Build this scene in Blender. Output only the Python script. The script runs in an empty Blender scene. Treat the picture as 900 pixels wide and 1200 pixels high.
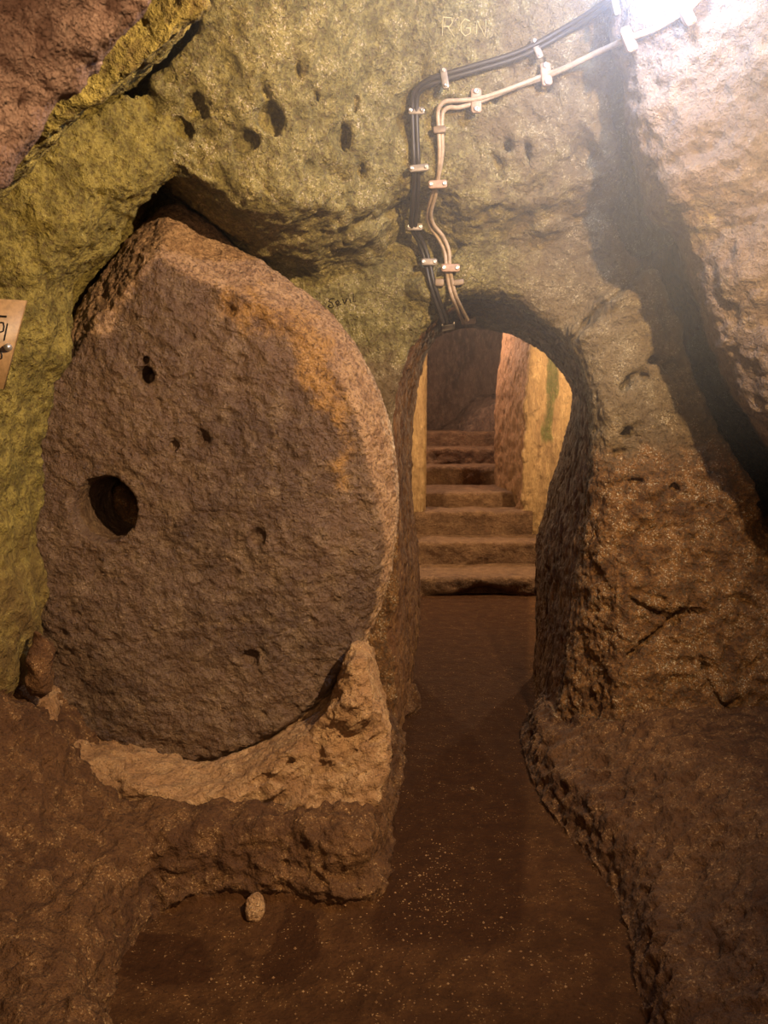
import bpy, math, random, time
import numpy as np
from mathutils import Vector
from mathutils.bvhtree import BVHTree
T0 = time.time()
def log(*a): print('[scene %.1fs]' % (time.time()-T0), *a)
f32 = np.float32
PREVIEW = 1.0     # cell size multiplier
SC = bpy.context.scene
COL = SC.collection

# ------------------------------------------------------------------ camera model
FP = 900.0; W_, H_ = 900.0, 1200.0
CAM = np.array([0.0, 0.0, 1.5])
PITCH = math.atan(110/FP)
cp, sp = math.cos(PITCH), math.sin(PITCH)
def ray(px, py):
    xc = (px-W_/2)/FP; yc = (H_/2-py)/FP
    return np.array([xc, cp+yc*sp, -sp+yc*cp])
def at(px, py, Y):
    d = ray(px, py); return CAM + d*(Y/d[1])
def onz(px, py, z):
    d = ray(px, py); return CAM + d*((z-CAM[2])/d[2])
def xz(pts, Y): return [(at(a, b, Y)[0], at(a, b, Y)[2]) for a, b in pts]
def xy(pts, z): return [(onz(a, b, z)[0], onz(a, b, z)[1]) for a, b in pts]

# ------------------------------------------------------------------ noise
_rs = np.random.RandomState(7)
TAB = (_rs.rand(32*32*32)*2-1).astype(f32)
ROT = np.array([[0.36, 0.48, -0.8], [-0.8, 0.6, 0.0], [0.48, 0.64, 0.6]])
def vnoise(x, y, z):
    xi = np.floor(x); yi = np.floor(y); zi = np.floor(z)
    fx = (x-xi).astype(f32); fy = (y-yi).astype(f32); fz = (z-zi).astype(f32)
    xi = xi.astype(np.int32) & 31; yi = yi.astype(np.int32) & 31; zi = zi.astype(np.int32) & 31
    x1 = (xi+1) & 31; y1 = ((yi+1) & 31) << 5; z1 = ((zi+1) & 31) << 10
    y0 = yi << 5; z0 = zi << 10
    fx = fx*fx*(3-2*fx); fy = fy*fy*(3-2*fy); fz = fz*fz*(3-2*fz)
    a = TAB[z0+y0+xi]; a = a+(TAB[z0+y0+x1]-a)*fx
    b = TAB[z0+y1+xi]; b = b+(TAB[z0+y1+x1]-b)*fx
    a = a+(b-a)*fy
    c = TAB[z1+y0+xi]; c = c+(TAB[z1+y0+x1]-c)*fx
    d = TAB[z1+y1+xi]; d = d+(TAB[z1+y1+x1]-d)*fx
    c = c+(d-c)*fy
    return a+(c-a)*fz
def fbm(x, y, z, freq, octs=3, gain=0.5, seed=0.0, ridged=False):
    s = 0; amp = 1.0; tot = 0
    X = x*freq+seed*7.31; Y = y*freq+seed*3.17; Z = z*freq+seed*11.7
    for o in range(octs):
        xx = ROT[0, 0]*X+ROT[0, 1]*Y+ROT[0, 2]*Z
        yy = ROT[1, 0]*X+ROT[1, 1]*Y+ROT[1, 2]*Z
        zz = ROT[2, 0]*X+ROT[2, 1]*Y+ROT[2, 2]*Z
        n = vnoise(xx, yy, zz)
        if ridged: n = 1-2*np.abs(n)
        s = s+n*amp; tot += amp; amp *= gain
        X = xx*2.03+13.1; Y = yy*2.03+5.7; Z = zz*2.03+1.9
    return s/tot
def worley(x, y, z, freq, seed=1, jit=0.9):
    """F1 distance (cell units) and a random value of the nearest cell"""
    X = x*freq; Y = y*freq; Z = z*freq
    xi = np.floor(X).astype(np.int64); yi = np.floor(Y).astype(np.int64); zi = np.floor(Z).astype(np.int64)
    best = np.full(X.shape, 9.0); val = np.zeros(X.shape)
    for a in (-1, 0, 1):
        for b in (-1, 0, 1):
            for c in (-1, 0, 1):
                cx = xi+a; cy = yi+b; cz = zi+c
                h = (cx*73856093) ^ (cy*19349663) ^ (cz*83492791) ^ (seed*2654435)
                i1 = (h & 32767); i2 = ((h*3+1013) >> 3) & 32767; i3 = ((h*7+577) >> 5) & 32767
                px_ = cx+.5+TAB[i1]*.5*jit; py_ = cy+.5+TAB[i2]*.5*jit; pz_ = cz+.5+TAB[i3]*.5*jit
                d = np.sqrt((px_-X)**2+(py_-Y)**2+(pz_-Z)**2)
                m = d < best
                best = np.where(m, d, best); val = np.where(m, TAB[(i1*5+99) & 32767], val)
    return best, val
def sstep(a, b, x):
    t = np.clip((x-a)/(b-a), 0, 1); return t*t*(3-2*t)
def smin(a, b, k):
    h = np.clip(.5+.5*(b-a)/k, 0, 1); return b+(a-b)*h-k*h*(1-h)
def smax(a, b, k): return -smin(-a, -b, k)

# ------------------------------------------------------------------ 2D polygon distance tables
def catmull(P, n=5):
    P = np.array(P, float); N = len(P); out = []
    for i in range(N):
        p0, p1, p2, p3 = P[i-1], P[i], P[(i+1) % N], P[(i+2) % N]
        for k in range(n):
            t = k/n
            out.append(.5*((2*p1)+(-p0+p2)*t+(2*p0-5*p1+4*p2-p3)*t*t+(-p0+3*p1-3*p2+p3)*t**3))
    return np.array(out)
class Lut:
    def __init__(s, arr, x0, z0, r): s.a = arr.astype(f32); s.x0 = x0; s.z0 = z0; s.r = r
    def __call__(s, x, z):
        u = (x-s.x0)/s.r; v = (z-s.z0)/s.r
        u = np.clip(u, 0, s.a.shape[0]-1.001); v = np.clip(v, 0, s.a.shape[1]-1.001)
        i = u.astype(np.int32); j = v.astype(np.int32); fu = (u-i).astype(f32); fv = (v-j).astype(f32)
        A = s.a
        p = A[i, j]; q = A[i+1, j]; r_ = A[i, j+1]; t = A[i+1, j+1]
        p = p+(q-p)*fu; r_ = r_+(t-r_)*fu
        return p+(r_-p)*fv
def grid2(x0, x1, z0, z1, r):
    return np.meshgrid(np.arange(x0, x1, r), np.arange(z0, z1, r), indexing='ij')
def polysdf(poly, X, Z):
    d = np.full(X.shape, 1e9); ins = np.zeros(X.shape, bool)
    N = len(poly)
    for i in range(N):
        ax, az = poly[i]; bx, bz = poly[(i+1) % N]
        ex, ez = bx-ax, bz-az; L = ex*ex+ez*ez
        if L < 1e-12: continue
        t = np.clip(((X-ax)*ex+(Z-az)*ez)/L, 0, 1)
        d = np.minimum(d, (X-ax-t*ex)**2+(Z-az-t*ez)**2)
        c = ((az > Z) != (bz > Z))
        with np.errstate(divide='ignore', invalid='ignore'):
            xi = ax+(Z-az)*ex/(ez if ez != 0 else 1e-12)
        ins ^= c & (X < xi)
    d = np.sqrt(d); return np.where(ins, d, -d)
def plut(poly, box, r=0.02, smooth=True):
    P = catmull(poly) if smooth else np.array(poly)
    X, Z = grid2(*box, r); return Lut(polysdf(P, X, Z), box[0], box[2], r)

BOX = (-2.6, 2.7, -0.4, 3.9)      # x, z extents of front-wall tables
PBOX = (-3.0, 3.0, 0.0, 5.2)      # x, y extents of plan tables

# ------------------------------------------------------------------ surface nets
def surface_nets(F, x0, x1, y0, y1, z0, z1, cell, step=6):
    nx = int((x1-x0)/cell/step)+1; ny = int((y1-y0)/cell/step)+1; nz = int((z1-z0)/cell/step)+1
    N = (nx*step+1, ny*step+1, nz*step+1)
    cx = (x0+np.arange(nx+1)*cell*step).astype(f32); cy = (y0+np.arange(ny+1)*cell*step).astype(f32); cz = (z0+np.arange(nz+1)*cell*step).astype(f32)
    GX, GY, GZ = np.meshgrid(cx, cy, cz, indexing='ij')
    C = F(GX.ravel(), GY.ravel(), GZ.ravel()).reshape(GX.shape)
    S = C > 0
    mx = np.zeros((nx, ny, nz), bool); mn = np.ones((nx, ny, nz), bool)
    for a in (0, 1):
        for b in (0, 1):
            for c in (0, 1):
                q = S[a:nx+a, b:ny+b, c:nz+c]; mx |= q; mn &= q
    act = mx & ~mn
    # dilate
    for ax in range(3):
        p = act.copy()
        sl = [slice(None)]*3; sr = [slice(None)]*3; sl[ax] = slice(1, None); sr[ax] = slice(None, -1)
        p[tuple(sl)] |= act[tuple(sr)]; p[tuple(sr)] |= act[tuple(sl)]
        act = p
    V = np.repeat(np.repeat(np.repeat(np.where(S, 1.0, -1.0).astype(f32)[:nx+1], step, 0), step, 1), step, 2)[:N[0], :N[1], :N[2]]
    idx = np.argwhere(act)
    loc = np.arange(step+1)
    LX, LY, LZ = [q.ravel() for q in np.meshgrid(loc, loc, loc, indexing='ij')]
    for s in range(0, len(idx), 6000):
        ch = idx[s:s+6000]
        I = (ch[:, 0:1]*step+LX); J = (ch[:, 1:2]*step+LY); K = (ch[:, 2:3]*step+LZ)
        I = I.ravel(); J = J.ravel(); K = K.ravel()
        v = F((x0+I*cell).astype(f32), (y0+J*cell).astype(f32), (z0+K*cell).astype(f32))
        V[I, J, K] = v
    V[V == 0] = 1e-6
    S = V > 0
    cnt = np.zeros((N[0]-1, N[1]-1, N[2]-1), np.uint8)
    for a in (0, 1):
        for b in (0, 1):
            for c in (0, 1): cnt += S[a:N[0]-1+a, b:N[1]-1+b, c:N[2]-1+c]
    A = (cnt > 0) & (cnt < 8)
    ids = np.full(A.shape, -1, np.int32); ai = np.argwhere(A); ids[A] = np.arange(len(ai))
    corner = {}
    for a in (0, 1):
        for b in (0, 1):
            for c in (0, 1): corner[(a, b, c)] = V[ai[:, 0]+a, ai[:, 1]+b, ai[:, 2]+c]
    pos = np.zeros((len(ai), 3)); n = np.zeros(len(ai))
    ks = list(corner)
    for p in ks:
        for ax in range(3):
            if p[ax] == 0:
                q = list(p); q[ax] = 1; q = tuple(q)
                va, vb = corner[p], corner[q]; m = (va > 0) != (vb > 0)
                t = np.where(m, va/(va-vb+1e-20), 0)
                P = np.zeros((len(ai), 3)); P[:] = p; P[:, ax] += t
                pos += P*m[:, None]; n += m
    pos = pos/n[:, None]
    verts = (pos+ai)*cell+np.array([x0, y0, z0])
    quads = []
    for ax in range(3):
        b, c = (ax+1) % 3, (ax+2) % 3
        s0 = [slice(1, M-1) for M in N]; s1 = list(s0); s0[ax] = slice(0, N[ax]-1); s1[ax] = slice(1, N[ax])
        A0 = S[tuple(s0)]; A1 = S[tuple(s1)]
        ch = np.argwhere(A0 != A1)
        sg = A0[tuple(ch.T)]
        off = np.ones(3, int); off[ax] = 0
        ch = ch+off
        def cid(db, dc):
            q = ch.copy(); q[:, b] += db; q[:, c] += dc; return ids[q[:, 0], q[:, 1], q[:, 2]]
        Q = np.stack([cid(-1, -1), cid(0, -1), cid(0, 0), cid(-1, 0)], 1)
        # face normal should point to air (positive)
        Q = np.where(sg[:, None], Q[:, ::-1], Q)
        quads.append(Q)
    quads = np.concatenate(quads)
    quads = quads[(quads >= 0).all(1)]
    return verts, quads
def vnormals(V, Q):
    a = V[Q[:, 2]]-V[Q[:, 0]]; b = V[Q[:, 3]]-V[Q[:, 1]]
    n = np.cross(a, b); out = np.zeros_like(V)
    for k in range(4):
        for ax in range(3): out[:, ax] += np.bincount(Q[:, k], n[:, ax], len(V))
    return out/(np.linalg.norm(out, axis=1)[:, None]+1e-12)
def make_mesh(name, V, Q, mat, attrs=None, parent=None, smooth=True):
    used = np.unique(Q); rm = np.full(len(V), -1, np.int64); rm[used] = np.arange(len(used))
    V2 = V[used]; Q2 = rm[Q]
    me = bpy.data.meshes.new(name)
    me.vertices.add(len(V2)); me.vertices.foreach_set('co', V2.astype(f32).ravel())
    me.loops.add(Q2.size); me.loops.foreach_set('vertex_index', Q2.astype(np.int32).ravel())
    me.polygons.add(len(Q2)); me.polygons.foreach_set('loop_start', (np.arange(len(Q2))*Q2.shape[1]).astype(np.int32))
    me.polygons.foreach_set('use_smooth', np.full(len(Q2), smooth))
    me.update(calc_edges=True)
    if attrs:
        for k, a in attrs.items():
            at_ = me.attributes.new(k, 'FLOAT', 'POINT'); at_.data.foreach_set('value', np.asarray(a)[used].astype(f32))
    if mat: me.materials.append(mat)
    o = bpy.data.objects.new(name, me); COL.objects.link(o)
    if parent: o.parent = parent
    return o
def tag(o, label=None, cat=None, group=None, kind=None):
    if label: o['label'] = label
    if cat: o['category'] = cat
    if group: o['group'] = group
    if kind: o['kind'] = kind
    return o

# ------------------------------------------------------------------ materials
def node(nt, typ, **kw):
    n = nt.nodes.new(typ)
    for k, v in kw.items():
        if hasattr(n, k): setattr(n, k, v)
    return n
def rgb(h):
    c = [int(h[i:i+2], 16)/255 for i in (0, 2, 4)]
    return tuple(((x/12.92) if x <= .04045 else ((x+.055)/1.055)**2.4) for x in c)+(1,)
class MB:
    def __init__(s, name):
        s.m = bpy.data.materials.new(name); s.m.use_nodes = True; s.nt = s.m.node_tree
        s.nt.nodes.clear()
        s.out = s.nt.nodes.new('ShaderNodeOutputMaterial'); s.b = s.nt.nodes.new('ShaderNodeBsdfPrincipled')
        s.nt.links.new(s.b.outputs[0], s.out.inputs[0])
        s.tc = s.nt.nodes.new('ShaderNodeTexCoord'); s.co = s.tc.outputs['Object']
    def lk(s, a, b): s.nt.links.new(a, b)
    def mapping(s, scale=(1, 1, 1), rot=(0, 0, 0), loc=(0, 0, 0)):
        n = s.nt.nodes.new('ShaderNodeMapping'); n.inputs['Scale'].default_value = scale
        n.inputs['Rotation'].default_value = rot; n.inputs['Location'].default_value = loc
        s.lk(s.co, n.inputs[0]); return n.outputs[0]
    def noise(s, scale, detail=4, rough=.6, co=None, dist=0):
        n = s.nt.nodes.new('ShaderNodeTexNoise'); n.inputs['Scale'].default_value = scale
        n.inputs['Detail'].default_value = detail; n.inputs['Roughness'].default_value = rough
        n.inputs['Distortion'].default_value = dist
        s.lk(co or s.co, n.inputs['Vector']); return n.outputs[0]
    def voro(s, scale, co=None, feature='F1', out='Distance'):
        n = s.nt.nodes.new('ShaderNodeTexVoronoi'); n.feature = feature; n.inputs['Scale'].default_value = scale
        s.lk(co or s.co, n.inputs['Vector']); return n.outputs[out]
    def ramp(s, fac, a, b, va=0., vb=1.):
        n = s.nt.nodes.new('ShaderNodeMapRange'); n.inputs[1].default_value = a; n.inputs[2].default_value = b
        n.inputs[3].default_value = va; n.inputs[4].default_value = vb; n.interpolation_type = 'SMOOTHSTEP'
        s.lk(fac, n.inputs[0]); return n.outputs[0]
    def math(s, op, a, b=None):
        n = s.nt.nodes.new('ShaderNodeMath'); n.operation = op
        for i, v in enumerate((a, b)):
            if v is None: continue
            if isinstance(v, (int, float)): n.inputs[i].default_value = v
            else: s.lk(v, n.inputs[i])
        return n.outputs[0]
    def mix(s, fac, a, b, mode='MIX'):
        n = s.nt.nodes.new('ShaderNodeMix'); n.data_type = 'RGBA'; n.blend_type = mode
        for i, v in ((0, fac), (6, a), (7, b)):
            if isinstance(v, (int, float)): n.inputs[i].default_value = v
            elif isinstance(v, tuple): n.inputs[i].default_value = v
            else: s.lk(v, n.inputs[i])
        return n.outputs[2]
    def attr(s, name):
        n = s.nt.nodes.new('ShaderNodeAttribute'); n.attribute_name = name; return n.outputs['Fac']
    def bump(s, h, strength, dist, prev=None):
        n = s.nt.nodes.new('ShaderNodeBump'); n.inputs['Strength'].default_value = strength
        n.inputs['Distance'].default_value = dist; s.lk(h, n.inputs['Height'])
        if prev: s.lk(prev, n.inputs['Normal'])
        return n.outputs[0]
    def fin(s, col, rough=.85, spec=.3, normal=None):
        if isinstance(col, tuple): s.b.inputs['Base Color'].default_value = col
        else: s.lk(col, s.b.inputs['Base Color'])
        if isinstance(rough, (int, float)): s.b.inputs['Roughness'].default_value = rough
        else: s.lk(rough, s.b.inputs['Roughness'])
        s.b.inputs['Specular IOR Level'].default_value = spec
        if normal: s.lk(normal, s.b.inputs['Normal'])
        return s.m
def rock_mat(name, dark, mid, light, fleck, moss=None, stretch=(1, 1, 1), fl=(.62, .70), rough=.8, spec=.35, bs=1.0, mask_cols=None, extra=None, gloss=False):
    m = MB(name); co = m.mapping(stretch) if stretch != (1, 1, 1) else m.co
    n1 = m.noise(2.3, 6, .6, co); n2 = m.noise(14, 5, .65, co); n3 = m.noise(70, 4, .6, co); n4 = m.noise(130, 3, .65, co)
    c = m.mix(m.ramp(n1, .35, .65), rgb(dark), rgb(mid))
    c = m.mix(m.ramp(n2, .38, .8), c, rgb(light))
    # attribute tints: growth, mineral, paler rim and painted floor shade
    if mask_cols:
        for an, col, br in mask_cols:
            a = m.math('ADD', m.attr(an), m.math('MULTIPLY', m.math('SUBTRACT', n2, .5), br))
            c = m.mix(m.ramp(a, .3, .8), c, m.mix(m.ramp(m.math('ADD', m.math('MULTIPLY', n3, .4), m.math('MULTIPLY', n2, .6)), .36, .64), rgb(col[0]), rgb(col[1])))
    c = m.mix(m.math('MULTIPLY', m.ramp(n3, .52, .34), .55), c, rgb(dark))
    c = m.mix(m.math('MULTIPLY', m.ramp(n4, fl[0], fl[1]), m.ramp(n2, .45, .6)), c, rgb(fleck))
    v = m.voro(34, co)
    n5 = m.noise(120, 3, .7, co)
    nb = m.bump(n2, .6*bs, .03)
    nb = m.bump(m.math('ADD', n3, m.math('MULTIPLY', v, .5)), min(1, .8*bs), .022, nb)
    nb = m.bump(n5, min(1, .8*bs), .010, nb)
    r = m.ramp(n3, .3, .7, rough+.1, rough-.15) if gloss else rough
    return m.fin(c, r, spec, nb)
M = {}
M['wall'] = rock_mat('tuff wall rock', '6c5638', '86704c', '9a8660', 'c8b490', mask_cols=[('moss', ('62562a', '9c8c52'), .9), ('chip', ('44270e', '906434'), 1.0)], fl=(.55, .64), bs=1.3)
M['left'] = rock_mat('mossy tuff rock', '5a4420', '74602c', '8a763c', 'b4a464', mask_cols=[('moss', ('564a1c', '907e3c'), .9)])
M['right'] = rock_mat('pale leaning rock', '6a5440', '866e58', '9c846a', 'c8b090', mask_cols=[('moss', ('746224', 'a89440'), .9)])
M['fore'] = rock_mat('pinkish foreground rock', '66493a', '92725e', 'ac8c76', 'c8a890', bs=1.0)
M['ledge'] = rock_mat('brown ledge rock', '46290f', '5e3e20', '74502c', 'a88458', fl=(.54, .68))
M['floor'] = rock_mat('packed earth floor', '3a2413', '482e1a', '56391f', 'b08a5c', fl=(.62, .70), bs=.6, spec=.1, rough=.95, mask_cols=[('floor_shade', ('301b0d', '3c2412'), .25)])  # darker floor tint is shadow painted into the colour
M['tunnel'] = rock_mat('rough hewn tunnel rock', '4e301a', '6c482a', '8a6238', 'b88e5c', stretch=(1.3, 1.3, .5))
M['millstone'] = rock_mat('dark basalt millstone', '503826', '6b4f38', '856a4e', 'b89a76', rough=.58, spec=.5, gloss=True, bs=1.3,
                          mask_cols=[('rim', ('8a6646', 'b8926a'), .6), ('ochre', ('7c5426', 'aa7e46'), 1.6)])
M['packing'] = rock_mat('pale crumbly packing', '8a6440', 'a88058', 'c09a6c', 'e0c090', rough=.9, bs=1.2)
M['chamber'] = rock_mat('yellow stained chamber rock', '8c6c48', 'ac8858', 'c09a68', 'ecd0a0', stretch=(1.5, 1.5, .35), mask_cols=[('green', ('4a481e', '686030'), 1.0), ('pink', ('7e5838', '9c7450'), .6)], bs=1.5)
M['step'] = rock_mat('worn step rock', '5c402a', '745438', '8c6a4a', 'b8946c', bs=1.3)
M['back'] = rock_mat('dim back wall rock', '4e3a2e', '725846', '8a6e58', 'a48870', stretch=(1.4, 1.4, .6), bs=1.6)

# ------------------------------------------------------------------ layout of the cave
Yf, Yb = 3.25, 4.35
front_out = xz([(560, 341), (600, 349), (640, 372), (668, 402), (688, 440), (697, 500), (695, 560), (690, 620), (682, 680), (672, 760), (655, 850), (650, 930), (650, 1000),
                (455, 1000), (456, 880), (458, 800), (460, 720), (462, 650), (460, 600), (456, 540), (456, 470), (468, 425), (492, 386), (522, 356)], Yf)
back_out = xz([(545, 383), (575, 386), (601, 391), (635, 409), (650, 423), (663, 437), (671, 452), (672, 475), (665, 505), (658, 536), (648, 562), (640, 593), (633, 619), (629, 645), (629, 720), (626, 800), (624, 900),
               (462, 900), (478, 800), (489, 740), (490, 690), (489, 650), (485, 610), (481, 560), (482, 500), (490, 440), (498, 408), (515, 390)], Yb)
S_front = plut(front_out, BOX); S_back = plut(back_out, BOX)

stone_px = [(185, 222), (230, 243), (262, 275), (300, 298), (345, 330), (385, 362), (415, 400), (437, 440), (453, 480), (463, 530), (467, 590), (463, 640), (453, 690), (438, 735), (415, 775), (385, 812), (350, 842), (310, 866), (270, 882), (230, 888), (190, 884), (150, 872), (110, 852), (80, 825), (58, 790), (44, 740), (34, 680), (30, 600), (34, 540), (44, 470), (60, 420), (82, 350), (118, 290), (150, 250)]
SY = 2.75
stone_out = xz(stone_px, SY+.06)
S_stone = plut(stone_out, BOX, .01)

# front wall depth table
X, Z = grid2(*BOX, 0.01)
Wd = 3.34 - 0.10*sstep(1.6, 2.3, Z)
def plate(pts, Y, amount, w, smooth=True):
    s = polysdf(catmull(xz(pts, Y)) if smooth else np.array(xz(pts, Y)), X, Z)
    j = fbm(X, Z*0+Y, Z, 5, 3)*.05
    return s+j, amount*sstep(-w, w, s+j)
# right pillar
s, a = plate([(672, 402), (700, 368), (745, 335), (775, 300), (806, 296), (835, 380), (870, 450), (905, 535), (1050, 760), (1150, 1200), (600, 1200), (630, 850), (655, 720), (682, 600), (688, 500), (684, 440)], 3.15, .17, .05)
Wd -= a
Wd -= .25*sstep(1.5, .2, Z)*sstep(.55, 1.0, X)
# brow
s, a = plate([(-300, 260), (100, 160), (165, 190), (195, 213), (215, 240), (260, 264), (330, 288), (395, 276), (440, 250), (480, 222), (520, 232), (560, 250), (620, 240), (680, 230), (730, 205), (752, 180), (735, 100), (720, 0), (730, -700), (-300, -700)], 2.9, 1.0, .08)
prot = .23+.36*sstep(0.15, -.45, X)*1.0
Wd -= a*prot
# second lip to the right
s, a = plate([(540, 300), (600, 272), (700, 262), (770, 285), (745, 335), (700, 368), (672, 402), (640, 375), (600, 350), (560, 342), (500, 350), (480, 330)], 3.2, .07, .03)
Wd -= a
Wd -= .40*np.maximum(Z-2.15, 0)**1.1
# crevice
s, a = plate([(722, 110), (742, 190), (758, 262), (786, 292), (808, 330), (846, 420), (896, 540), (960, 650), (1040, 640), (900, 440), (860, 340), (830, 230), (800, 100)], 3.0, .75, .07)
Wd += a
def groove(pts, Y, w, d):
    global Wd
    P_ = xz(pts, Y); dist = np.full(X.shape, 9.)
    for i in range(len(P_)-1):
        (ax, az), (bx, bz) = P_[i], P_[i+1]; ex, ez = bx-ax, bz-az
        t = np.clip(((X-ax)*ex+(Z-az)*ez)/(ex*ex+ez*ez), 0, 1)
        dist = np.minimum(dist, np.hypot(X-ax-t*ex, Z-az-t*ez))
    dist = dist+fbm(X, X*0, Z, 14, 2, seed=Y)*w*.8
    Wd = Wd+d*sstep(w*1.5, w*.1, dist)
def hollow(px_, py_, rx, rz, Y, d, ang=0):
    global Wd
    c = at(px_, py_, Y); k = Y/900; c_, s_ = math.cos(math.radians(ang)), math.sin(math.radians(ang))
    u = ((X-c[0])*c_+(Z-c[2])*s_)/(rx*k); v_ = (-(X-c[0])*s_+(Z-c[2])*c_)/(rz*k)
    Wd = Wd+d*sstep(1.25, .35, np.sqrt(u*u+v_*v_)+fbm(X, X*0, Z, 16, 2, seed=px_)*.35)
groove([(672, 404), (690, 378), (712, 354), (742, 332), (766, 306)], 3.15, .016, .10)
groove([(736, 770), (758, 752), (778, 736), (802, 720)], 3.0, .014, .09)
groove([(742, 704), (772, 722), (792, 724)], 3.0, .010, .06)
groove([(786, 345), (792, 365), (803, 395)], 3.0, .008, .05)
groove([(818, 770), (826, 800), (850, 830)], 3.0, .010, .05)
groove([(690, 560), (694, 600), (692, 640)], 3.1, .012, .08)
groove([(470, 232), (440, 255), (400, 272)], 3.0, .02, .08)
for a_ in ((752, 508, 9, 9, 3.0, .10), (762, 568, 14, 5, 3.0, .08), (752, 446, 7, 16, 3.0, .09, -35), (786, 418, 12, 7, 3.0, .08), (812, 424, 16, 7, 3.0, .07), (773, 436, 8, 8, 3., .05),
           (805, 575, 8, 4, 3., .05), (845, 600, 6, 4, 3., .05), (852, 556, 4, 4, 3., .05), (818, 720, 9, 5, 3., .06), (742, 535, 20, 8, 3., .03, 30), (760, 630, 25, 8, 3., .025, 20),
           (323, 152, 12, 16, 2.7, .09), (400, 152, 10, 18, 2.7, .10), (345, 68, 7, 12, 2.5, .06), (308, 98, 6, 8, 2.5, .05), (410, 85, 6, 14, 2.5, .05), (366, 90, 4, 6, 2.5, .05), (384, 205, 26, 12, 2.8, .06),
           (225, 120, 14, 12, 2.5, .06), (285, 165, 16, 10, 2.6, .05), (210, 155, 18, 9, 2.6, .05), (420, 180, 8, 12, 2.7, .06), (603, 155, 7, 8, 2.8, .06), (627, 165, 7, 16, 2.8, .06, 20),
           (590, 90, 5, 8, 2.7, .05), (660, 60, 12, 10, 2.6, .05), (640, 200, 26, 10, 2.8, .05, 20), (590, 178, 8, 22, 2.8, .04, 20), (700, 170, 16, 26, 2.8, .06, 30)):
    hollow(*a_)
L_W = Lut(Wd, BOX[0], BOX[2], .01)

left_px = [(192, 208), (178, 226), (142, 262), (126, 284), (100, 318), (85, 344), (79, 390), (66, 430), (50, 478), (45, 560), (42, 640), (50, 692), (48, 742), (34, 790), (0, 815), (-120, 860), (-500, 900), (-500, -600), (230, -600), (260, 60), (235, 160)]
S_left = plut(xz(left_px, 2.63), BOX)
right_px = [(716, -40), (728, 60), (742, 150), (772, 240), (803, 268), (825, 330), (850, 410), (880, 482), (915, 540), (1000, 640), (1400, 900), (1500, -700), (700, -700)]
S_right = plut(xz(right_px, 2.55), BOX)
slab_px = [(246, -30), (232, 12), (205, 42), (178, 66), (120, 108), (84, 132), (62, 158), (0, 212), (-120, 330), (-500, 360), (-500, -900), (260, -900)]
S_slab = plut(xz(slab_px, 1.6), BOX)
_ck = plut(xz([(268, -60), (243, 4), (222, 30), (200, 52), (156, 90), (128, 112), (106, 134), (88, 152), (60, 176), (20, 205), (-60, 262), (-60, 240), (14, 186), (52, 158), (74, 132), (96, 112), (122, 96), (150, 76), (190, 42), (210, 20), (230, -4), (256, -60)], 2.5), BOX, .01)
fore_px = [(186, -30), (168, 8), (150, 28), (118, 64), (98, 92), (60, 120), (30, 160), (0, 196), (-60, 280), (-200, 380), (-700, 400), (-700, -700), (220, -700)]
S_fore = plut(xz(fore_px, .95), (-2.0, 1.0, .8, 3.4), .015)

ledL = xy([(462, 846), (450, 900), (444, 950), (430, 985), (385, 985), (330, 978), (260, 978), (192, 988), (158, 1006), (130, 1040), (108, 1085), (102, 1130), (118, 1180), (165, 1225), (250, 1300)], .2)+[(-.3, .6), (-3, .4), (-3, 4), (-.1, 4), (.03, 3.6)]
S_ledL = plut(ledL, PBOX)
ledR = xy([(622, 850), (621, 880), (634, 920), (652, 950), (690, 1000), (728, 1050), (748, 1090), (757, 1140), (770, 1200), (800, 1300)], 0)+[(.75, .6), (3, .4), (3, 4.3), (1.2, 4.3), (.95, 3.9)]
S_ledR = plut(ledR, PBOX)
def Hfloor(x, y):
    sl = S_ledL(x, y); sr = S_ledR(x, y)
    n = fbm(x, y, x*0, 6, 2)*.03
    hl = (.20+.43*sstep(-.85, -1.32, x)*sstep(1.5, 2.4, y))*sstep(-.04, .05, sl+n)
    hl = hl-.10*sstep(2.40, 2.56, y)*sstep(.02, .1, sl)*sstep(-1.4, -1.2, x)
    hr = (.14*sstep(-.03, .05, sr+n*.6)+.20*sstep(.0, .42, sr))
    pit = -.03*sstep(.0, .3, -sl)*sstep(.1, -.4, x)
    return hl+hr+pit, sl, sr
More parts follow.
